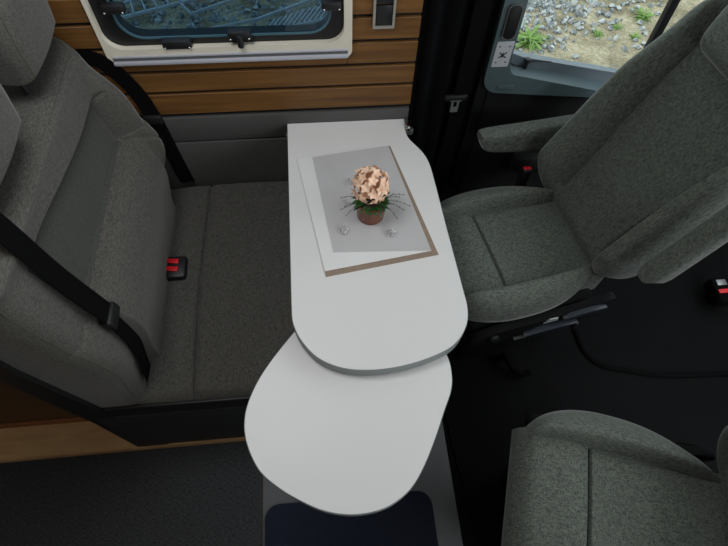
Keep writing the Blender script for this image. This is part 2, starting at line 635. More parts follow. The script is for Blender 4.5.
obj('window_ledge', lg, M['ledge'], door)
lk = bmesh.new()
tube(lk, [Vector((0.672, DY + 0.035, 0.778)), Vector((0.672, DY + 0.033, 0.815))], 0.0075, 10)
obj('lock_pin', lk, M['black'], door)
cp = [Vector((0.600, DY + 0.05, 0.835)), Vector((0.62, DY + 0.04, 0.80)), Vector((0.65, DY + 0.035, 0.785)), Vector((0.70, DY + 0.04, 0.80)), Vector((0.76, DY + 0.045, 0.79))]
ck = bmesh.new()
tube(ck, spline(cp, 6), 0.002, 6)
obj('window_wire', ck, M['black'], door)
wg = bmesh.new()
prism(wg, [Vector((x, DY + 0.058, z)) for x, z in inner], (0, 0.004, 0))
obj('window_pane', wg, M['clear'], door)
gb = bmesh.new()
prism(gb, [Vector(p) for p in ((1.058, DY + 0.03, 0.64), (1.084, DY + 0.03, 0.63), (1.050, DY + 0.03, 1.9), (1.024, DY + 0.03, 1.9))], (0, 0.025, 0), bev=0.006)
obj('window_divider', gb, M['black'], door)
sp = bmesh.new()
prism(sp, [Vector((x, DY - 0.022, z)) for x, z in rrect(0.564, 0.975, 0.034, 0.100, 0.012)], (0, 0.02, 0), bev=0.003)
so = obj('speaker_grille', sp, M['black'], door)
sr = bmesh.new()
ring(sr, rrect(0.564, 0.975, 0.042, 0.108, 0.014), rrect(0.564, 0.975, 0.034, 0.100, 0.012), T(DY - 0.019), T(DY - 0.008))
obj('speaker_rim', sr, M['alu'], so)
ap = bmesh.new()
prism(ap, [Vector((x, DY - 0.015, z)) for x, z in rrect(0.605, 0.745, 0.058, 0.018, 0.006)], (0, 0.006, 0), bev=0.002)
obj('embossed_plate', ap, M['doortrim'], door)
# sticker with its crossed mark
st = bmesh.new()
prism(st, [Vector((x, DY - 0.0135, z)) for x, z in rrect(0.5655, 0.868, 0.052, 0.086, 0.003)], (0, 0.0015, 0))
so = obj('warning_sticker', st, M['sticker'], door)
so['label'] = 'white sticker with crossed mark'
sx = bmesh.new()
for ang, L_, w_ in ((40, 0.030, 0.0035), (-40, 0.030, 0.0035), (90, 0.018, 0.003)):
    a = R(ang)
    d = Vector((math.cos(a), 0, math.sin(a))) * L_ / 2
    q = Vector((-math.sin(a), 0, math.cos(a))) * w_ / 2
    c = Vector((0.5655, DY - 0.0142, 0.866))
    prism(sx, [c - d - q, c + d - q, c + d + q, c - d + q], (0, 0.0007, 0))
for z, x0, x1 in ((0.893, 0.548, 0.553), (0.893, 0.578, 0.583), (0.839, 0.548, 0.553), (0.839, 0.578, 0.583)):
    prism(sx, [Vector((x0, DY - 0.0142, z)), Vector((x1, DY - 0.0142, z)), Vector((x1, DY - 0.0142, z + 0.004)), Vector((x0, DY - 0.0142, z + 0.004))], (0, 0.0007, 0))
obj('crossed_mark', sx, M['ink'], so, smooth=False)

# the outside mirror seen through the door window
mr = bmesh.new()
cushion_block(mr, 1.175, 1.40, 1.50, 1.62, 0.89, 1.18, r=0.03)
tube(mr, [Vector((1.40, 1.42, 0.80)), Vector((1.34, 1.56, 0.92))], 0.02, 8)
tag(obj('wing_mirror', mr, M['mirror_house']), 'dark wing mirror outside the cab door window, beyond the black divider bar', 'mirror')

# rest of the shell, behind and above the camera
tag(obj('ceiling', bx(-2.2, 1.35, -1.0, 1.4, 1.97, 2.03), M['ceiling']), kind='structure')
tag(obj('wall_left', bx(-2.25, -2.2, -1.0, 1.4, 0, 2.0), M['shell']), kind='structure')
pw = bmesh.new()
box(pw, -2.2, -0.765, 0.565, 0.60, 0.03, 1.97)
tag(obj('wall_partition', pw, M['dkwood']), kind='structure')
sk = bx(-2.2, -0.735, 0.556, 0.572, 0.0, 0.03, bev=0.004)
tag(obj('baseboard_left', sk, M['skirt']), kind='structure')
nw = bmesh.new()
box(nw, -2.2, 0.85, -1.06, -1.0, 0, 2.0)
box(nw, 1.75, 2.2, -1.06, -1.0, 0, 2.0)
box(nw, 0.85, 1.75, -1.06, -1.0, 0, 0.90)
box(nw, 0.85, 1.75, -1.06, -1.0, 1.55, 2.0)
tag(obj('wall_near', nw, M['shell']), kind='structure')
rw = bmesh.new()
box(rw, 2.2, 2.26, -1.06, 1.4, 0, 0.95)
tag(obj('wall_right', rw, M['doordark']), kind='structure')

# floor: carpet mat, grey plate with inset mat
cm = bmesh.new()
prism(cm, [Vector(p) for p in ((-1.16, 0.438, 0.001), (-0.268, 0.441, 0.001), (-0.264, 0.43, 0.001), (-0.264, -0.5, 0.001), (-1.3, -0.5, 0.001), (-1.25, 0.3, 0.001), (-1.19, 0.425, 0.001))], (0, 0, 0.010), bev=0.003)
tag(obj('carpet_mat', cm, M['carpet']), 'dark blue-black carpet mat on the wooden floor in front of the bench', 'carpet')
gpz = bmesh.new()
box(gpz, -0.262, 0.3715, -0.5, 0.75, 0.0005, 0.012, bev=0.003)
pt = tag(obj('floor_plate', gpz, M['plate']), 'grey floor plate under the table, edged by the black cab floor', 'floor panel')
im = bmesh.new()
prism(im, [Vector((x, y, 0.0125)) for x, y in rrect(0.019, -0.06, 0.545, 0.575, 0.045)], (0, 0, 0.006), bev=0.002)
tag(obj('entry_mat', im, M['mat']), 'small navy mat with rounded corners lying on the grey floor plate', 'mat')
# cab floor ridges
for nm, pts, r in (('floor_ridge', [(0.385, 0.50, 0.012), (0.40, 0.30, 0.012), (0.425, 0.05, 0.012), (0.43, -0.3, 0.012)], 0.006),):
    t = bmesh.new()
    tube(t, spline(pts, 8), r, 8)
    tag(obj('trim_2', t, M['cabfloor']), kind='structure')
t = bmesh.new()
tube(t, spline([(0.955, 0.80, 0.016), (0.955, 0.74, 0.016), (0.965, 0.66, 0.016), (1.01, 0.605, 0.016), (1.10, 0.578, 0.016), (1.25, 0.545, 0.016), (1.55, 0.53, 0.016)], 8), 0.010, 8)
tag(obj('cable_duct', t, M['belt']), 'thin black cable duct curving across the cab floor beside the seat base', 'cable duct')
t = bmesh.new()
tube(t, spline([(0.635, 0.665, 0.06), (0.640, 0.64, 0.06), (0.655, 0.61, 0.05), (0.685, 0.585, 0.045), (0.72, 0.59, 0.05)], 8), 0.011, 10)
tube(t, [Vector((0.635, 0.665, 0.065)), Vector((0.635, 0.662, 0.013))], 0.011, 10)
tag(obj('release_lever', t, M['belt']), 'hooked black lever on the cab floor below the passenger seat', 'lever')

# ------------------------------------------------------------------ curtain, belt, switch
bm = bmesh.new()
cols = []
xs = lsp(0.290, 0.500, 80)
for z in (0.30, 0.6, 0.9, 1.2, 1.5, 1.95):
    row = []
    for i, x in enumerate(xs):
        s = (x - 0.290) / 0.21
        row.append((x + 0.012 * (z - 0.9) * (s - 0.4), 1.263 + 0.022 * math.sin(s * 2 * PI * 3.4 + 0.4 * math.sin(z * 2)) * (0.6 + 0.4 * s), z))
    cols.append(row)
Fv = [[bm.verts.new(p) for p in row] for row in cols]
Kv = [[bm.verts.new((p[0], p[1] + 0.004, p[2])) for p in row] for row in cols]
for j in range(len(cols) - 1):
    for i in range(len(xs) - 1):
        bm.faces.new((Fv[j][i], Fv[j][i + 1], Fv[j + 1][i + 1], Fv[j + 1][i]))
        bm.faces.new((Kv[j][i], Kv[j + 1][i], Kv[j + 1][i + 1], Kv[j][i + 1]))
for j in range(len(cols) - 1):
    for i in (0, -1):
        bm.faces.new((Fv[j][i], Fv[j + 1][i], Kv[j + 1][i], Kv[j][i]))
for j in (0, -1):
    for i in range(len(xs) - 1):
        bm.faces.new((Fv[j][i], Kv[j][i], Kv[j][i + 1], Fv[j][i + 1]))
tag(obj('cab_curtain', bm, M['curtain'], smooth=80), 'black gathered cab curtain hanging beside the wooden wall and the cab door', 'curtain')

sb = thing('seat_belt', 'black seat belt with a silver tongue hanging on the dark pillar behind the table', 'seat belt', (0.44, 1.24, 0.3))
t = bmesh.new()
ribbon(t, [Vector((0.445, 1.222, 1.95)), Vector((0.437, 1.222, 0.72)), Vector((0.43, 1.24, 0.35))], (1, 0, 0), 0.046, 0.002)
obj('strap', t, M['belt'], sb)
t = bmesh.new()
cxx, czz = 0.418, 0.785
box(t, cxx - 0.034, cxx + 0.034, 1.206, 1.218, czz + 0.002, czz + 0.020, bev=0.004)
obj('tongue_grip', t, M['black'], sb)
t = bmesh.new()
ring(t, rrect(cxx + 0.002, czz - 0.022, 0.024, 0.046, 0.003), rrect(cxx + 0.002, czz - 0.015, 0.011, 0.020, 0.002), T(1.211), T(1.2135))
box(t, cxx - 0.016, cxx + 0.02, 1.2105, 1.214, czz - 0.004, czz + 0.003)
o = obj('tongue', t, M['alu'], sb)
o['label'] = 'silver metal tongue'

sw = thing('wall_switch', 'grey framed double wall switch with black rockers right of the window', 'switch', (0.1865, WY, 0.985))
t = bmesh.new()
ring(t, rrect(0.187, 1.081, 0.057, 0.128, 0.003), rrect(0.187, 1.081, 0.045, 0.116, 0.002), T(WY - 0.010), T(WY + 0.001))
obj('switch_frame', t, M['switchframe'], sw)
for z in (1.0515, 1.1105):
    t = bmesh.new()
    box(t, 0.187 - 0.0215, 0.187 + 0.0215, WY - 0.007, WY + 0.001, z - 0.0275, z + 0.0275, bev=0.002)
    obj('rocker', t, M['switch'], sw)

# ------------------------------------------------------------------ table
tb = thing('dining_table', 'white fixed table top with grey edge, mounted under the wooden wall', 'table', (0.1, 0.6, 0.0))
ZT = 0.70
rawL = [(-0.094, 1.236), (-0.097, 0.58)]
crv = spline([(-0.097, 0.60, 0), (-0.094, 0.548, 0), (-0.074, 0.498, 0), (-0.034, 0.450, 0), (0.025, 0.421, 0), (0.094, 0.412, 0), (0.165, 0.417, 0), (0.233, 0.433, 0), (0.29, 0.458, 0), (0.328, 0.500, 0), (0.344, 0.550, 0), (0.343, 0.62, 0), (0.335, 0.80, 0), (0.329, 0.96, 0), (0.324, 1.04, 0), (0.312, 1.085, 0), (0.294, 1.118, 0), (0.276, 1.150, 0), (0.270, 1.185, 0), (0.272, 1.2355, 0)], 6)
outl = [(-0.097, 1.2355)] + [(p.x, p.y) for p in crv]


def slab(outline, z0, z1, name_top, parent):
    t = bmesh.new()
    prism(t, [Vector((x, y, z1 - 0.0015)) for x, y in outline], (0, 0, 0.0015), bev=0)
    return t


def inset(outline, d):
    n = len(outline)
    res = []
    area = sum(outline[i][0] * outline[(i + 1) % n][1] - outline[(i + 1) % n][0] * outline[i][1] for i in range(n))
    sg = 1 if area > 0 else -1
    for i in range(n):
        a, c = Vector(outline[i - 1]), Vector(outline[(i + 1) % n])
        t = (c - a).normalized()
        nn = Vector((-t.y, t.x)) * sg
        res.append((outline[i][0] + nn.x * d, outline[i][1] + nn.y * d))
    return res


def tabletop(outline, z0, z1, parent, tag_name):
    body = bmesh.new()
    prism(body, [Vector((x, y, z0)) for x, y in outline], (0, 0, z1 - z0 - 0.0012), bev=0.0015)
    e = obj('edge_band', body, M['edge'], parent, smooth=50)
    top = bmesh.new()
    prism(top, [Vector((x, y, z1 - 0.0014)) for x, y in inset(outline, 0.0016)], (0, 0, 0.0014))
    obj(tag_name, top, M['white'], parent, smooth=50)


tabletop(outl, ZT - 0.036, ZT, tb, 'tabletop')
r_ = obj('wall_rail', rail, M['alu'], tb)
t = bmesh.new()
box(t, 0.270, 0.288, WY - 0.045, WY - 0.010, 0.688, 0.706, bev=0.003)
box(t, 0.272, 0.285, WY - 0.060, WY - 0.040, 0.693, 0.699, bev=0.002)
obj('rail_clip', t, M['chrome'], tb)
t = bmesh.new()
tube(t, [Vector((0.08, 0.66, 0.664)), Vector((0.08, 0.66, 0.012))], 0.028, 20)
obj('table_leg', t, M['alu'], tb)
t = bmesh.new()
lathe(t, [(0.10, 0.0), (0.10, 0.006), (0.06, 0.016), (0.03, 0.022)], 0.08, 0.66, 0.0125, 28)
obj('leg_foot', t, M['alu'], tb)

lf = thing('table_leaf', 'white rounded swivel table leaf below the end of the fixed table', 'table leaf', (0.05, 0.35, 0.64))
lo = spline([(-0.040, 0.600, 0), (-0.090, 0.548, 0), (-0.155, 0.467, 0), (-0.192, 0.405, 0), (-0.2115, 0.345, 0), (-0.208, 0.285, 0), (-0.180, 0.222, 0), (-0.138, 0.181, 0), (-0.091, 0.150, 0), (-0.04, 0.125, 0), (0.015, 0.113, 0), (0.068, 0.115, 0), (0.110, 0.128, 0), (0.152, 0.156, 0), (0.188, 0.202, 0), (0.222, 0.260, 0), (0.251, 0.316, 0), (0.274, 0.360, 0), (0.283, 0.400, 0), (0.280, 0.45, 0), (0.25, 0.52, 0), (0.19, 0.585, 0), (0.08, 0.615, 0)], 6)
lo2 = [(p.x, p.y) for p in lo]
tabletop(lo2, 0.632, 0.660, lf, 'leaf_top')
t = bmesh.new()
lathe(t, [(0.035, 0), (0.035, 0.0038)], 0.08, 0.50, 0.6598, 24)
obj('swivel_hub', t, M['alu'], lf)

# table mat: white sheet, brown border, grey sheet
tm = thing('table_mat', 'grey and white table mat with a brown border under the flower pot', 'table mat', (0.13, 0.9, ZT))
zb = ZT + 0.0003
c0, c1, c2, c3 = (-0.070, 1.082), (0.214, 1.120), (0.297, 0.718), (-0.006, 0.672)
t = bmesh.new()
prism(t, [Vector((*p, zb)) for p in (c0, c1, c2, c3)], (0, 0, 0.0010))
obj('brown_border', t, M['matbrown'], tm, smooth=False)
t = bmesh.new()
prism(t, [Vector((*p, zb + 0.001)) for p in (c0, (0.208, 1.1193), (0.2795, 0.7315), (-0.008, 0.689))], (0, 0, 0.0006))
obj('white_sheet', t, M['matwhite'], tm, smooth=False)
t = bmesh.new()
prism(t, [Vector((*p, zb + 0.0016)) for p in ((-0.024, 1.0880), (0.208, 1.1193), (0.2795, 0.7315), (0.018, 0.745))], (0, 0, 0.0008))
obj('grey_sheet', t, M['matgrey'], tm, smooth=False)

# ------------------------------------------------------------------ flower arrangement
ZM = ZT + 0.0028
FX, FY = 0.128, 0.862
fp = thing('potted_flower', 'peach flower ball in a copper pot standing on the table mat', 'flower pot', (FX, FY, ZM))
t = bmesh.new()
lathe(t, [(0.035, 0), (0.0375, 0.002), (0.0395, 0.03), (0.041, 0.062), (0.042, 0.066), (0.039, 0.066), (0.038, 0.060)], FX, FY, ZM, 36)
obj('pot', t, M['pot'], fp)
t = bmesh.new()
lathe(t, [(0.0355, 0.054), (0.0358, 0.0595), (0.02, 0.0635), (0.002, 0.065)], FX, FY, ZM, 24)
obj('moss', t, M['soil'], fp)
bml = bmesh.new()


def leaf_shape(bm, base, d, upv, L_, w, bend=0.3, n=5):
    d = d.normalized()
    s = d.cross(upv).normalized()
    upv = s.cross(d).normalized()
    rows = []
    for i in range(n + 1):
        q = i / n
        ww = w * math.sin(PI * (0.12 + 0.88 * q) ** 0.8) if i < n else 0.0004
        c = base + d * L_ * q - upv * bend * L_ * q * q
        rows.append((bm.verts.new(c - s * ww + upv * ww * 0.3), bm.verts.new(c), bm.verts.new(c + s * ww + upv * ww * 0.3)))
    for i in range(n):
        for k in range(2):
            bm.faces.new((rows[i][k], rows[i][k + 1], rows[i + 1][k + 1], rows[i + 1][k]))


for k in range(110):
    a = random.uniform(0, 2 * PI)
    el = random.uniform(-0.4, 0.5)
    d = Vector((math.cos(a) * math.cos(el), math.sin(a) * math.cos(el), math.sin(el)))
    leaf_shape(bml, Vector((FX + 0.026 * math.cos(a), FY + 0.026 * math.sin(a), ZM + 0.058 + random.uniform(0, 0.012))), d, Vector((0, 0, 1)), random.uniform(0.016, 0.030), random.uniform(0.004, 0.007))
obj('leaves', bml, M['leaf'], fp, smooth=80)
bmp = bmesh.new()
cen = Vector((FX - 0.004, FY, ZM + 0.125))
NB = 40
for k in range(NB):
    zz = 1 - (k + 0.5) / NB * 1.62
    a = k * 2.39996
    rr = math.sqrt(max(0, 1 - zz * zz))
    d = Vector((rr * math.cos(a), rr * math.sin(a), zz))
    d = (d + Vector((random.uniform(-.16, .16), random.uniform(-.16, .16), random.uniform(-.16, .16)))).normalized()
    c = cen + Vector((d.x * 0.040, d.y * 0.040, d.z * 0.043)) * random.uniform(0.92, 1.08)
    t1 = d.orthogonal().normalized()
    t2 = d.cross(t1)
    ph = random.uniform(0, PI)
    for q in range(5):
        b_ = ph + q * 2 * PI / 5
        pd = t1 * math.cos(b_) + t2 * math.sin(b_)
        leaf_shape(bmp, c, (pd + d * random.uniform(0.5, 1.1)), d, random.uniform(0.014, 0.019), 0.0068, bend=random.uniform(0.1, 0.4))
core = bmesh.new()
bmesh.ops.create_icosphere(core, subdivisions=2, radius=0.036, matrix=Matrix.Translation(cen))
fo = obj('flower_head', core, M['petal_eye'], fp)
tag(obj('petals', bmp, M['petal'], fo, smooth=80), kind='stuff')
for a, L_, dz in ((-2.9, 0.055, 0.006), (-2.75, 0.045, -0.01), (2.95, 0.05, 0.012), (-0.35, 0.06, 0.004), (-0.12, 0.075, -0.004), (0.15, 0.06, 0.012), (-0.6, 0.05, -0.012), (0.0, 0.045, 0.02)):
    s0 = Vector((FX + 0.030 * math.cos(a), FY + 0.030 * math.sin(a), ZM + 0.062))
    e0 = s0 + Vector((math.cos(a) * L_, math.sin(a) * L_, dz - 0.012))
    mid = (s0 + e0) / 2 + Vector((0, 0, 0.010))
    pp = spline([s0, mid, e0], 5)
    tw = obj('twig', tube(bmesh.new(), pp, 0.0006, 5), M['wire'], fp)
    for q in (0.55, 0.8, 1.0):
        bd = bmesh.new()
        bmesh.ops.create_icosphere(bd, subdivisions=1, radius=0.0019, matrix=Matrix.Translation(pp[min(len(pp) - 1, int(q * (len(pp) - 1)))] + Vector((0, 0, 0.001))))
        obj('bead', bd, M['bead'], tw)


def crystal(x, y, n, seed, label):
    rr = random.Random(seed)
    t = bmesh.new()
    for k in range(n):
        q = rr.uniform(0.0055, 0.009)
        a = 2 * PI * k / n + rr.uniform(-.3, .3)
        d = 0.0075 if n > 1 else 0
        mtx = Matrix.Translation((x + d * math.cos(a), y + d * math.sin(a), ZM + q * 0.75 + (0.006 if k == 0 and n > 3 else 0))) @ Matrix.Rotation(rr.uniform(0, 3), 4, Vector((rr.random(), rr.random(), rr.random())).normalized()) @ Matrix.Diagonal((q, q * 0.8, q * 0.75, 1))
        bmesh.ops.create_icosphere(t, subdivisions=1, radius=1, matrix=mtx)
    zmin = min(v.co.z for v in t.verts)
    bmesh.ops.translate(t, verts=t.verts, vec=(0, 0, ZM - 0.0002 - zmin))
    tag(obj('crystal_decoration', t, M['crystal'], smooth=False), label, 'decoration', 'crystals scattered round the flower pot')


crystal(0.053, 0.810, 4, 1, 'clear crystal cluster on the table mat, in front and left of the pot')
crystal(0.177, 0.792, 5, 2, 'clear crystal cluster on the table mat, in front and right of the pot')
crystal(0.084, 0.985, 3, 3, 'clear crystal cluster behind the peach flower, left side of the mat')
crystal(0.066, 0.902, 3, 4, 'clear crystal close beside the left of the pot under the twigs')

# ------------------------------------------------------------------ rear bench
bn = thing('bench_seat', 'grey fabric two-seat bench with headrests left of the table', 'bench', (-0.45, 0.85, 0.0))
BA = R(10)
BO = Vector((-0.50, 0.0, 0.45))
BN = Vector((math.cos(BA), 0, math.sin(BA)))
BV = Vector((-math.sin(BA), 0, math.cos(BA)))
BU = Vector((0, 1, 0))


def bp_(y, v, h=0.0):
    return BO + BU * y + BV * v + BN * h


Y0, Y1, VT = 0.465, 1.218, 0.60


def insert_top(y):
    return 0.462


def insert_fold(y):
    return 0.325


def bench_front(y, v):
    e = min(rnd(y - Y0, 0.045), rnd(Y1 - y, 0.045), rnd(VT - v, 0.05))
    h = -0.055 * (1 - e)
    # fold below the middle panel: the lower cushion stands proud
    fold = insert_fold(y)
    ins = sstep(y, 0.575, 0.60) * (1 - sstep(y, 1.13, 1.155))
    q = max(0, min(1, (v - fold + 0.13) / 0.13))
    h += 0.046 * math.sqrt(max(0, 1 - q ** 2.2)) * (0.3 + 0.7 * ins)
    h -= 0.016 * ins * sstep(v, fold - 0.01, fold + 0.01) * (1 - sstep(v, 0.452, 0.475))
    top = insert_top(y)
    if 0.58 < y < 1.155:
        h += groove(v, top, 0.0045, 0.016)
    if v > fold - 0.02 and v < top + 0.005:
        h += groove(y, 0.588, 0.0045, 0.016) + groove(y, 1.135, 0.0045, 0.016)
    if y > 1.12:
        h += groove(v, fold + (y - 1.13) * -1.2, 0.005, 0.006)
    h += 0.056 * sstep(y, 1.135, 1.170) * sstep(v, 0.08, 0.28) * (1 - sstep(v, 0.40, 0.585))
    # crest of the top roll and belly of the lower part
    h += 0.010 * math.exp(-((v - 0.56) / 0.035) ** 2)
    h += 0.010 * math.sin(PI * max(0, min(1, v / 0.33))) - 0.042 * (1 - sstep(v, 0.0, 0.22))
    h += 0.0035 * noise.noise(Vector((y * 7, v * 9, 0.3)))
    return h


def bench_back(y, v):
    return -0.150 + 0.03 * sstep(v, 0.35, 0.6)


bkm = pad((BO, BU, BV, BN), sorted(set(dens(Y0, Y1, 150, 1.5) + lsp(0.575, 0.601, 15) + lsp(1.122, 1.148, 15))), sorted(set(lsp(-0.02, 0.54, 150) + lsp(0.54, VT, 22) + [0.325, 0.462])), bench_front, bench_back,
          outline=lambda y, v: (y, v + 0.050 * (1 - sstep(y, 0.6, 1.05)) * sstep(v, 0.33, 0.462) * (1 - sstep(v, 0.462, 0.60))),
          slot=lambda y, v: 1 if 0.588 < y < 1.135 and insert_fold(y) < v < insert_top(y) else 0)
bk = obj('backrest', bkm, M['bench'], bn, smooth=60)
bk.data.materials.append(M['insert'])
# stitched seams
for pts in ([(y, 0.575 - 0.0, bench_front(y, 0.575) + 0.0005) for y in lsp(Y0 + 0.06, Y1 - 0.04, 40)],):
    t = bmesh.new()
    tube(t, [bp_(*p) for p in pts], 0.0011, 5)
    obj('top_seam', t, M['thread'], bk)
t = bmesh.new()
tube(t, [bp_(Y0 + 0.012, v, bench_front(Y0 + 0.012, v) + 0.0005) for v in lsp(0.02, 0.56, 40)], 0.0012, 5)
obj('side_seam', t, M['thread'], bk)
sh = bmesh.new()
prism(sh, [Vector((p.x, Y0 - 0.012, p.z)) for p in (bp_(0, -0.45, -0.272), bp_(0, -0.45, -0.17), bp_(0, -0.02, -0.148), bp_(0, 0.32, -0.148), bp_(0, 0.58, -0.118), bp_(0, 0.60, -0.126), bp_(0, 0.58, -0.150), bp_(0, 0.30, -0.205), bp_(0, -0.1, -0.225))], (0, Y1 - Y0 + 0.015, 0))
for v in sh.verts:
    v.co.z = max(v.co.z, 0.002)
obj('back_shell', sh, M['black'], bn, smooth=False)


def bench_top(x, y):
    e = min(rnd(y - 0.462, 0.03), rnd(1.236 - y, 0.03), rnd(-0.02 - x, 0.06))
    h = -0.05 * (1 - e)
    h += groove(x, -0.392 + 0.006 * math.sin(y * 6), 0.0045, 0.015)
    h += 0.004 * sstep(x, -0.40, -0.36) + 0.004 * noise.noise(Vector((x * 6, y * 5, 1.7)))
    h += 0.005 * math.exp(-((x + 0.45) / 0.02) ** 2) * math.sin(y * 13)
    h += -0.010 * (1 - sstep(x, -0.52, -0.44))
    h += groove(y, 1.135, 0.006, 0.004) if x > -0.385 else 0
    return h


ctm = pad((Vector((0, 0, 0.452)), Vector((1, 0, 0)), Vector((0, 1, 0)), Vector((0, 0, 1))), sorted(set(lsp(-0.60, -0.30, 70) + lsp(-0.30, -0.02, 40))), dens(0.462, 1.234, 90, 1.5), bench_top, -0.10)
obj('seat_cushion', ctm, M['bench'], bn, smooth=60)
pb = bmesh.new()
box(pb, -0.69, -0.05, 0.452, 1.225, 0.0125, 0.360, bev=0.006)
obj('bench_base', pb, M['charcoal'], bn)
pb = bmesh.new()
box(pb, -0.64, -0.030, 0.456, 0.464, 0.352, 0.425, bev=0.003)
obj('side_valance', pb, M['black'], bn)


def bench_headrest(yc, name='headrest'):
    def fr(u, v):
        e = min(rnd(u + 0.13, 0.035), rnd(0.13 - u, 0.035), rnd(v - 0.0, 0.03), rnd(0.20 - v, 0.06))
        h = 0.035 - 0.04 * (1 - e) + 0.008 * math.cos(u / 0.13 * PI / 2)
        return h
    out = lambda u, v: (u * 0.9 * (0.90 + 0.10 * math.sin(PI * min(1, v / 0.2))), v)
    HV, HN = Vector((0.06, 0, 1)).normalized(), Vector((1, 0, -0.06)).normalized()
    HO = Vector((-0.625, yc, 1.088))

    def hp(u, v, h):
        return HO + BU * u + HV * v + HN * h
    hm = pad((HO, BU, HV, HN), dens(-0.13, 0.13, 36, 1.6), dens(0, 0.20, 30, 1.5), fr, lambda u, v: -0.10 + 0.03 * (1 - min(rnd(u + 0.13, 0.03), rnd(0.13 - u, 0.03), rnd(0.2 - v, 0.05))), out)
    h = obj('headrest', hm, M['bench'], bn, smooth=60)
    t = bmesh.new()
    tube(t, [hp(out(-0.116, v)[0], v, fr(-0.116, v) + 0.0006) for v in lsp(0.012, 0.185, 24)], 0.0012, 5)
    obj('headrest_seam', t, M['thread'], h)
    for s in (-0.06, 0.06):
        t = bmesh.new()
        tube(t, [bp_(yc + s, 0.54, -0.06), hp(s, 0.03, -0.035)], 0.007, 10)
        obj('headrest_post', t, M['black'], h)


bench_headrest(1.075)
bench_headrest(0.752)

# belts of the bench
b1 = thing('seat_belt', 'black seat belt strap across the near side of the bench backrest', 'seat belt', tuple(bp_(0.54, 0.03, 0.02)))
path = []
for v, y in ((0.80, 0.628), (0.70, 0.617), (0.63, 0.607), (0.60, 0.603), (0.52, 0.599), (0.45, 0.594), (0.37, 0.588), (0.29, 0.582), (0.20, 0.570), (0.12, 0.556), (0.055, 0.543), (0.015, 0.537)):
    h = max(bench_front(y - 0.022, v), bench_front(y, v), bench_front(y + 0.022, v)) + 0.006 if v < 0.59 else 0.018 - (v - 0.59) * 0.15
    path.append(bp_(y, v, h + 0.005))
for _ in range(3):
    path = [path[0]] + [(path[i - 1] + path[i] * 2 + path[i + 1]) / 4 for i in range(1, len(path) - 1)] + [path[-1]]
path = [p + BN * 0.003 for p in path]
path = spline(path, 5)
t = bmesh.new()
ribbon(t, path, BU, 0.054, 0.0022)
obj('strap', t, M['belt'], b1)
tc_ = bp_(0.583, 0.285, bench_front(0.583, 0.285) + 0.012)
t = bmesh.new()
box(t, -0.012, 0.012, -0.031, 0.031, -0.017, 0.017, bev=0.004)
bmesh.ops.transform(t, matrix=Matrix.Translation(tc_) @ Matrix.Rotation(-BA, 4, 'Y'), verts=t.verts)
obj('tongue_grip', t, M['black'], b1)
t = bmesh.new()
box(t, -0.003, 0.003, -0.012, 0.012, -0.055, -0.012, bev=0.002)
bmesh.ops.transform(t, matrix=Matrix.Translation(tc_ + BU * 0.012) @ Matrix.Rotation(-BA, 4, 'Y'), verts=t.verts)
obj('tongue', t, M['charcoal'], b1)

b2 = thing('seat_belt', 'black seat belt strap running down between the bench backrest and the window wall', 'seat belt', (-0.47, 1.215, 0.47))
path = spline([(-0.70, 1.229, 0.90), (-0.64, 1.229, 0.945), (-0.580, 1.229, 0.960), (-0.535, 1.229, 0.915), (-0.503, 1.229, 0.84), (-0.488, 1.229, 0.76), (-0.480, 1.229, 0.67), (-0.472, 1.228, 0.57), (-0.462, 1.225, 0.468)], 6)
t = bmesh.new()
ribbon(t, path, (1, 0, 0.25), 0.047, 0.0022)
obj('strap', t, M['belt'], b2)
t = bmesh.new()
box(t, -0.516, -0.462, 1.216, 1.233, 0.735, 0.765, bev=0.005)
obj('tongue_grip', t, M['black'], b2)

bu = thing('seat_belt_buckle', 'black belt buckle with two red buttons in the bench seat gap', 'buckle', (-0.488, 0.872, 0.462))
t = bmesh.new()
box(t, -0.512, -0.440, 0.842, 0.922, 0.430, 0.470, bev=0.010)
bod = obj('buckle_body', t, M['black'], bu)
for y in (0.868, 0.896):
    t = bmesh.new()
    prism(t, [Vector((-0.506, y, 0.4695)), Vector((-0.464, y - 0.008, 0.4695)), Vector((-0.462, y + 0.009, 0.4695)), Vector((-0.506, y + 0.014, 0.4695))], (0, 0, 0.0055), bev=0.0015)
    o = obj('release_button', t, M['red'], bu)
    o['label'] = 'red push button'


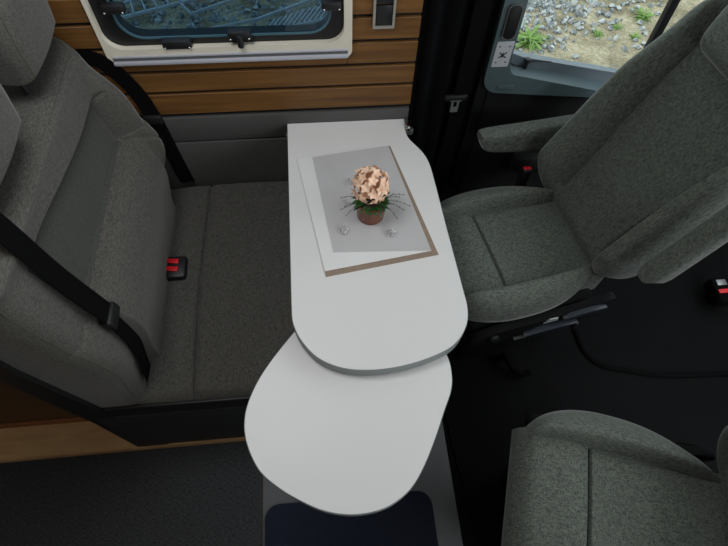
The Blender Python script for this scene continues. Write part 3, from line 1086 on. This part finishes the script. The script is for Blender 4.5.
# ------------------------------------------------------------------ cab seats
def cab_seat(label, loc, yaw, back_dx=0.0):
    """faces local -X; +Y is its far side"""
    root = thing('captain_chair', label, 'chair', (loc[0], loc[1], 0.0), R(yaw), 'swivelled cab seats')
    ZS = 0.50
    S = M['seat']
    # centre cushion with its front roll

    def top(x, y):
        fx = rnd(x + 0.290, 0.06)
        e = min(rnd(y + 0.165, 0.02), rnd(0.165 - y, 0.02))
        h = -0.075 * (1 - fx) - 0.012 * (1 - e)
        h += groove(x, -0.110, 0.0035, 0.015)
        h += groove(abs(y), 0.139, 0.004, 0.006) if x > -0.110 else 0
        h += 0.006 * math.cos(y / 0.165 * PI / 2) - 0.010 * sstep(x, -0.05, 0.2) + 0.007 * math.exp(-((x + 0.17) / 0.06) ** 2)
        h += 0.002 * noise.noise(Vector((x * 8, y * 8, 4.0)))
        return h
    cm_ = pad((Vector((0, 0, ZS - 0.006)), Vector((1, 0, 0)), Vector((0, 1, 0)), Vector((0, 0, 1))), sorted(set(lsp(-0.290, -0.24, 20) + lsp(-0.24, 0.23, 80) + lsp(-0.122, -0.098, 17))), dens(-0.165, 0.165, 70, 1.4), top, lambda x, y: -0.115 + 0.035 * (1 - rnd(x + 0.290, 0.05)))
    cu = obj('seat_cushion', cm_, S, root, local=True, smooth=60)
    # lens-shaped side bolsters
    for s in (-1, 1):
        def bt(u, v):
            e = min(rnd(v, 0.30), rnd(1 - v, 0.80))
            q = min(rnd(u + 1, 0.25), rnd(1 - u, 0.25))
            return -0.055 + 0.097 * e * (0.55 + 0.45 * q)

        def outb(u, v, s=s):
            x = -0.036 + 0.232 * u
            q = (u + 1) / 2
            wd = 0.002 + (0.112 if s > 0 else 0.080) * (math.sqrt(max(0, 1 - (1 - q / 0.42) ** 2)) if q < 0.42 else 1 - 0.95 * ((q - 0.42) / 0.58) ** 2.6)
            return (x, s * (0.139 + wd * v))
        bmm = pad((Vector((0, 0, ZS)), Vector((1, 0, 0)), Vector((0, 1, 0)), Vector((0, 0, 1))), dens(-1, 1, 60, 1.5), dens(0, 1, 30, 1.4), bt, lambda u, v: -0.105 + 0.03 * v * v, outb)
        obj('seat_bolster', bmm, S, root, local=True, smooth=70)
    # backrest
    A = R(25)
    O = Vector((0.17 + back_dx, 0.012, ZS))
    N = Vector((-math.cos(A), 0, math.sin(A)))
    V = Vector((math.sin(A), 0, math.cos(A)))
    U = Vector((0, 1, 0))

    def ob(u, v):
        # half-width: rounded foot, widest a third up, narrowing to the shoulders
        hw = 0.266 * (0.72 + 0.28 * rnd(v + 0.015, 0.12)) - 0.012 * sstep(v, 0.30, 0.62) - 0.10 * (1 - rnd(0.70 - v, 0.09))
        return (u * hw * (1 if u > 0 else 0.90 - 0.16 * (1 - rnd(v + 0.015, 0.16))), v)

    def bf(u, v):
        a = abs(ob(u, v)[0])
        hw = abs(ob(1 if u > 0 else -1, v)[0])
        inner = 0.136 + 0.030 * sstep(v, 0.1, 0.5)
        crest = max(inner + 0.03, hw - 0.055)
        h = 0
        amp = 0.098 * sstep(v, -0.03, 0.12) * (1 - 0.55 * sstep(v, 0.40, 0.66))
        if a <= crest:
            h += amp * sstep(a, inner, crest)
        else:
            h += amp
            h -= (amp + 0.055) * (1 - rnd(hw - a, hw - crest))
        h -= 0.06 * (1 - rnd(0.70 - v, 0.05)) + 0.05 * (1 - rnd(v + 0.015, 0.06))
        if 0.06 < v < 0.60:
            h += groove(a, inner, 0.006, 0.014)
        if a < inner + 0.01:
            h += groove(v, 0.585, 0.006, 0.016)
        h += 0.008 * math.exp(-((v - 0.20) / 0.10) ** 2) * (1 - sstep(a, 0.08, 0.13))
        h += 0.0025 * noise.noise(Vector((u * 2, v * 7, 9.0)))
        return h
    vs_ = sorted(set(lsp(-0.015, 0.02, 12) + lsp(0.02, 0.62, 90) + lsp(0.62, 0.70, 20)))
    bmm = pad((O, U, V, N), dens(-1, 1, 110, 1.15), vs_, bf, lambda u, v: -0.085 + 0.02 * abs(u) ** 3, ob)
    bk_ = obj('backrest', bmm, S, root, local=True, smooth=60)

    # headrest
    def ohd(u, v):
        hw = 0.162 * (0.86 + 0.14 * math.sin(PI * min(1, v / 0.24))) - 0.045 * (1 - rnd(0.24 - v, 0.08)) - 0.03 * (1 - rnd(v, 0.04))
        return (u * hw, v)

    def hf(u, v):
        e = min(rnd(1 - abs(u), 0.28), rnd(v, 0.05), rnd(0.24 - v, 0.07))
        return 0.062 - 0.05 * (1 - e) + 0.012 * math.cos(u * PI / 2)
    bmm = pad((O + V * 0.578, U, V, N), dens(-1, 1, 44, 1.6), dens(0, 0.24, 34, 1.5), hf, lambda u, v: -0.05 + 0.03 * (1 - min(rnd(1 - abs(u), 0.25), rnd(0.24 - v, 0.06))), ohd)
    hd = obj('headrest', bmm, S, root, local=True, smooth=60)
    # armrests
    def armrest(p0, d, upn, L_, w, hgt):
        """soft bar from p0 along d"""
        d, upn = Vector(d).normalized(), Vector(upn).normalized()
        sd = d.cross(upn)
        bmm = bmesh.new()
        secs = []
        n = 22
        for i in range(n + 1):
            q = i / n
            e = min(rnd(q, 0.10), rnd(1 - q, 0.14))
            hh = hgt * (0.46 + 0.54 * (1 - q)) * (0.35 + 0.65 * e)
            ww = w * (0.55 + 0.45 * e)
            c = Vector(p0) + d * L_ * q
            sec = []
            for x_, y_ in rrect(0, 0, 1, 1, 0.28, 5):
                sec.append(bmm.verts.new(c + sd * ww * x_ + upn * (hh * (y_ - 0.5))))
            secs.append(sec)
        m_ = len(secs[0])
        for i in range(n):
            for k in range(m_):
                bmm.faces.new((secs[i][k], secs[i][(k + 1) % m_], secs[i + 1][(k + 1) % m_], secs[i + 1][k]))
        bmm.faces.new(secs[0])
        bmm.faces.new(list(reversed(secs[-1])))
        return obj('armrest', bmm, S, root, local=True, smooth=50)
    ARM[0](armrest, O, U, V, N)
    # back panel behind the upholstery
    shm = pad((O, U, V, N), dens(-1, 1, 30, 1.3), lsp(0.0, 0.64, 20), lambda u, v: -0.078, lambda u, v: -0.100, lambda u, v: (ob(u, v)[0] * 0.93, v))
    obj('back_shell', shm, M['black'], root, local=True, smooth=50)
    # base
    t = bmesh.new()
    box(t, -0.23, 0.21, -0.205, 0.205, 0.31, 0.40, bev=0.02)
    obj('seat_pan', t, M['rubber_matt'], root, local=True)
    t = bmesh.new()
    box(t, -0.20, 0.20, -0.19, 0.19, 0.25, 0.32, bev=0.01)
    obj('swivel_plate', t, M['charcoal'], root, local=True)
    t = bmesh.new()
    box(t, -0.18, 0.19, -0.17, 0.17, 0.013, 0.26, bev=0.015)
    obj('pedestal', t, M['black'], root, local=True)
    for s in (-1, 1):
        t = bmesh.new()
        prism(t, [Vector((x, s * 0.212, z)) for x, z in smooth_loop([(-0.25, 0, 0.345), (-0.20, 0, 0.312), (0.10, 0, 0.305), (0.20, 0, 0.350), (0.255, 0, 0.42), (0.23, 0, 0.455), (0.14, 0, 0.412), (-0.22, 0, 0.402)], 2) for x, z in [(x, z)]] if False else [Vector((p[0], s * 0.212, p[2])) for p in smooth_loop([(-0.25, 0, 0.345), (-0.20, 0, 0.312), (0.10, 0, 0.305), (0.20, 0, 0.350), (0.255, 0, 0.42), (0.23, 0, 0.455), (0.14, 0, 0.412), (-0.22, 0, 0.402)], 2)], (0, s * 0.028, 0), bev=0.004)
        vl = obj('side_cover', t, M['rubber_matt'], root, local=True)
        if s < 0:
            t = bmesh.new()
            prism(t, [Vector((p[0], -0.240, p[2])) for p in smooth_loop([(0.025, 0, 0.405), (0.175, 0, 0.418), (0.185, 0, 0.398), (0.045, 0, 0.380)], 2)], (0, -0.016, 0), bev=0.004)
            bmesh.ops.translate(t, verts=t.verts, vec=(0.028, 0, 0.016))
            obj('height_lever', t, M['bluegrey'], vl, local=True)
            t = bmesh.new()
            prism(t, [Vector((p[0], -0.240, p[2])) for p in smooth_loop([(-0.09, 0, 0.355), (0.10, 0, 0.362), (0.10, 0, 0.342), (-0.08, 0, 0.332)], 2)], (0, -0.020, 0), bev=0.004)
            bmesh.ops.translate(t, verts=t.verts, vec=(0.028, 0, 0.012))
            obj('tilt_lever', t, M['bluegrey'], vl, local=True)
            t = bmesh.new()
            prism(t, [Vector((p[0], -0.2405, p[2])) for p in ((-0.030, 0, 0.376), (0.020, 0, 0.379), (0.014, 0, 0.398), (-0.016, 0, 0.402))], (0, -0.004, 0), bev=0.001)
            bmesh.ops.translate(t, verts=t.verts, vec=(0.033, 0, 0.014))
            o = obj('badge', t, M['badge'], vl, local=True)
            o['label'] = 'silver badge'
            t = bmesh.new()
            box(t, -0.08, 0.085, -0.250, -0.236, 0.322, 0.327)
            obj('slide_rail', t, M['alu'], vl, local=True)
            t = bmesh.new()
            lathe(t, [(0.016, -0.001), (0.016, 0.010), (0.010, 0.012)], 0, 0, 0, 20)
            bmesh.ops.transform(t, matrix=Matrix.Translation((-0.16, -0.240, 0.368)) @ Matrix.Rotation(PI / 2, 4, 'X'), verts=t.verts)
            obj('lumbar_knob', t, M['charcoal'], vl, local=True)
            t = bmesh.new()
            box(t, 0.125, 0.140, -0.258, -0.238, 0.31, 0.350, bev=0.004)
            obj('seat_hook', t, M['charcoal'], vl, local=True)
    return root


def arms_passenger(armrest, O, U, V, N):
    # far one folded down, near one folded up along the backrest
    armrest(O + U * 0.320 + V * 0.205 + N * -0.065, (-1, 0, 0.03), (0, 0, 1), 0.362, 0.058, 0.150)
    armrest(O - U * 0.300 + V * 0.165 + N * 0.095, V, N, 0.42, 0.062, 0.085)


def arms_driver(armrest, O, U, V, N):
    armrest(O - U * 0.312 + V * 0.24 + N * 0.02, (-1, 0, 0.05), (0, 0, 1), 0.33, 0.055, 0.075)
    armrest(O + U * 0.305 + V * 0.14 + N * 0.045, V, N, 0.42, 0.062, 0.085)


ARM = [arms_passenger]
cab_seat('grey fabric swivel cab seat beside the cab door, right of the table', (0.62, 0.87), 10)
ARM[0] = arms_driver
cab_seat('grey fabric swivel cab seat at the bottom right, cut by the frame', (0.70, 0.06), -19, 0.035)

# buckles of the cab seats
t = bmesh.new()
bb = thing('seat_belt_buckle', 'belt buckle with a small red button between cab seat and door armrest', 'buckle', (0.655, 1.20, 0.40))
box(t, 0.695, 0.725, 1.145, 1.175, 0.40, 0.52, bev=0.006)
obj('buckle_body', t, M['black'], bb)
t = bmesh.new()
box(t, 0.696, 0.724, 1.152, 1.166, 0.5195, 0.5235, bev=0.0015)
obj('release_button', t, M['red'], bb)
bb = thing('seat_belt_buckle', 'black belt buckle with a red button at the right edge, above the driver seat', 'buckle', (1.56, 0.84, 0.013))
t = bmesh.new()
box(t, 1.52, 1.60, 0.79, 0.90, 0.05, 0.11, bev=0.012)
box(t, 1.54, 1.58, 0.82, 0.86, 0.0125, 0.06)
obj('buckle_body', t, M['belt'], bb)
t = bmesh.new()
box(t, 1.525, 1.585, 0.825, 0.842, 0.1095, 0.116, bev=0.002)
obj('release_button', t, M['red'], bb)
t = bmesh.new()
box(t, 1.535, 1.575, 0.860, 0.885, 0.1095, 0.114, bev=0.002)
obj('latch_plate', t, M['alu'], bb)

# ------------------------------------------------------------------ outside
GZ = -0.60
t = bmesh.new()
bmesh.ops.create_grid(t, x_segments=120, y_segments=80, size=1, matrix=Matrix.Translation((1.0, 5.0, GZ)) @ Matrix.Diagonal((7, 4.2, 1, 1)))
for v in t.verts:
    v.co.z += 0.04 * noise.noise(v.co * 0.9) + 0.012 * noise.noise(v.co * 5)
tag(obj('ground', t, M['ground'], smooth=180), kind='structure')


def gz(x, y):
    p = Vector((x, y, GZ))
    return GZ + 0.04 * noise.noise(p * 0.9) + 0.012 * noise.noise(p * 5)


t = bmesh.new()
rs = random.Random(3)
for k in range(5200):
    if k < 3600:
        x, y = rs.uniform(1.2, 2.9), rs.uniform(2.9, 5.2)
        # the bank of stones lies up and to the left
        if (y - 3.58) - (x - 1.6) * 0.5 < rs.uniform(-0.45, 0.15):
            if rs.random() > 0.05:
                continue
    else:
        x, y = rs.uniform(-2.2, 0.8), rs.uniform(3.2, 5.6)
    s = rs.uniform(0.012, 0.036)
    mtx = Matrix.Translation((x, y, gz(x, y) + s * 0.25)) @ Matrix.Rotation(rs.uniform(0, 6), 4, Vector((rs.random() - .5, rs.random() - .5, rs.random() + .1)).normalized()) @ Matrix.Diagonal((s, s * rs.uniform(0.6, 1), s * rs.uniform(0.5, 0.8), 1))
    r = bmesh.ops.create_icosphere(t, subdivisions=1, radius=1, matrix=mtx)
    for v in r['verts']:
        v.co += Vector((rs.uniform(-1, 1), rs.uniform(-1, 1), rs.uniform(-1, 1))) * s * 0.12
tag(obj('gravel_stones', t, M['stone'], smooth=30), 'loose grey gravel stones on the ground outside the cab door', 'gravel', kind='stuff')
# colour the stones individually
nt = M['stone'].node_tree
geo = nt.nodes.new('ShaderNodeNewGeometry')
cr = nt.nodes.new('ShaderNodeValToRGB')
cr.color_ramp.elements[0].color = lin((96, 102, 106))
cr.color_ramp.elements[1].color = lin((206, 208, 206))
nt.links.new(geo.outputs['Random Per Island'], cr.inputs['Fac'])
nt.links.new(cr.outputs['Color'], nt.nodes['Principled BSDF'].inputs['Base Color'])


def weed(x, y, size, n, label, seed):
    rs = random.Random(seed)
    t = bmesh.new()
    for k in range(n):
        a = rs.uniform(0, 2 * PI)
        el = rs.uniform(0.35, 1.2)
        d = Vector((math.cos(a) * math.cos(el), math.sin(a) * math.cos(el), math.sin(el)))
        leaf_shape(t, Vector((x + rs.uniform(-.25, .25) * size, y + rs.uniform(-.25, .25) * size, gz(x, y) - 0.004)), d, Vector((0, 0, 1)), size * rs.uniform(0.4, 1.0), size * 0.055, bend=0.7)
    tag(obj('weed_tuft', t, M['weed'], smooth=80), label, 'weed', 'weeds outside the cab door')


weed(1.66, 3.42, 0.15, 130, 'largest green weed tuft in the gravel nearest the door sticker', 1)
weed(2.66, 3.66, 0.10, 90, 'green weed tuft on the sand beside the black divider bar', 2)
weed(2.40, 3.55, 0.06, 50, 'small green weed on the sand left of the divider bar', 3)
weed(2.22, 3.46, 0.07, 50, 'pale green weed in the middle of the sandy ground', 4)
weed(2.50, 3.42, 0.07, 50, 'small dark weed close below the divider bar by the seat', 5)

# pale metal grid lying outside the side window
gr = bmesh.new()


def bar(a, c, w=0.02):
    a, c = Vector(a), Vector(c)
    ribbon(gr, [a, c], (c - a).cross(Vector((0, 0, 1))), w, 0.02)


ZB = GZ + 0.08
A0, A1, B0, B1 = Vector((-1.60, 3.655, ZB)), Vector((-0.85, 3.96, ZB)), Vector((-1.60, 3.81, ZB)), Vector((-0.95, 4.18, ZB))
bar(A0, A1, 0.018)
bar(B0, B1, 0.018)
for k in range(9):
    q = k / 9 + 0.04
    bar(A0.lerp(A1, q), B0.lerp(B1, q * 0.95), 0.011)
bar((-0.994, 3.90, ZB), (-0.901, 3.755, ZB), 0.013)
bar((-0.901, 3.755, ZB), (-0.55, 3.95, ZB), 0.013)
bar((-0.784, 3.554, ZB), (-0.42, 3.656, ZB), 0.010)
bar((-0.422, 3.656, ZB), (0.02, 3.90, ZB), 0.016)
tag(obj('metal_grid', gr, M['paving'], smooth=False), 'pale barred grid on the ground outside the tinted side window', 'grid')
gr = bmesh.new()
bar((-0.35, 3.50, ZB), (0.30, 3.70, ZB), 0.014)
bar((-0.05, 3.95, ZB), (0.55, 4.10, ZB), 0.014)
for k in range(17):
    q = k / 16
    bar(Vector((-0.35, 3.50, ZB)).lerp(Vector((0.30, 3.70, ZB)), q), Vector((-0.27, 3.66, ZB)).lerp(Vector((0.44, 3.98, ZB)), q), 0.009)
tag(obj('metal_grid', gr, M['paving'], smooth=False), 'pale finely barred panel beyond the right end of the tinted side window', 'grid')

# ------------------------------------------------------------------ light
w = bpy.data.worlds.new('sky')
SC.world = w
w.use_nodes = True
nt = w.node_tree
bg = nt.nodes['Background']
bg.inputs['Color'].default_value = (0.90, 0.96, 1.0, 1)
bg.inputs['Strength'].default_value = 1.6


def area(name, loc, target, sx, sy, power, col=(1, 1, 1)):
    l = bpy.data.lights.new(name, 'AREA')
    l.shape = 'RECTANGLE'
    l.size, l.size_y = sx, sy
    l.energy = power
    l.color = col
    o = bpy.data.objects.new(name, l)
    COL.objects.link(o)
    o.location = loc
    o.rotation_euler = (Vector(target) - Vector(loc)).to_track_quat('-Z', 'Y').to_euler()
    return o


area('roof_vent_daylight', (-0.36, 0.72, 1.955), (-0.36, 0.72, 0), 0.45, 0.45, 6.6, (0.96, 0.98, 1.0))
area('driver_window_daylight', (1.3, -1.03, 1.25), (0.9, 0.8, 0.8), 0.85, 0.6, 9.0, (0.95, 0.98, 1.0))
area('windscreen_daylight', (1.85, 0.25, 1.62), (0.2, 0.6, 0.6), 1.6, 0.7, 8.0, (0.95, 0.98, 1.0))
area('cabin_lamp', (-1.35, 0.1, 1.94), (-1.2, 0.3, 0), 0.25, 0.25, 0.8, (1.0, 0.78, 0.52))

SC.view_settings.view_transform = 'Standard'
SC.view_settings.look = 'None'
SC.view_settings.gamma = 1
SC.view_settings.use_curve_mapping = False
SC.view_settings.exposure = 0.0
SC.cycles.use_denoising = True
SC.cycles.max_bounces = 8
SC.cycles.sample_clamp_indirect = 4
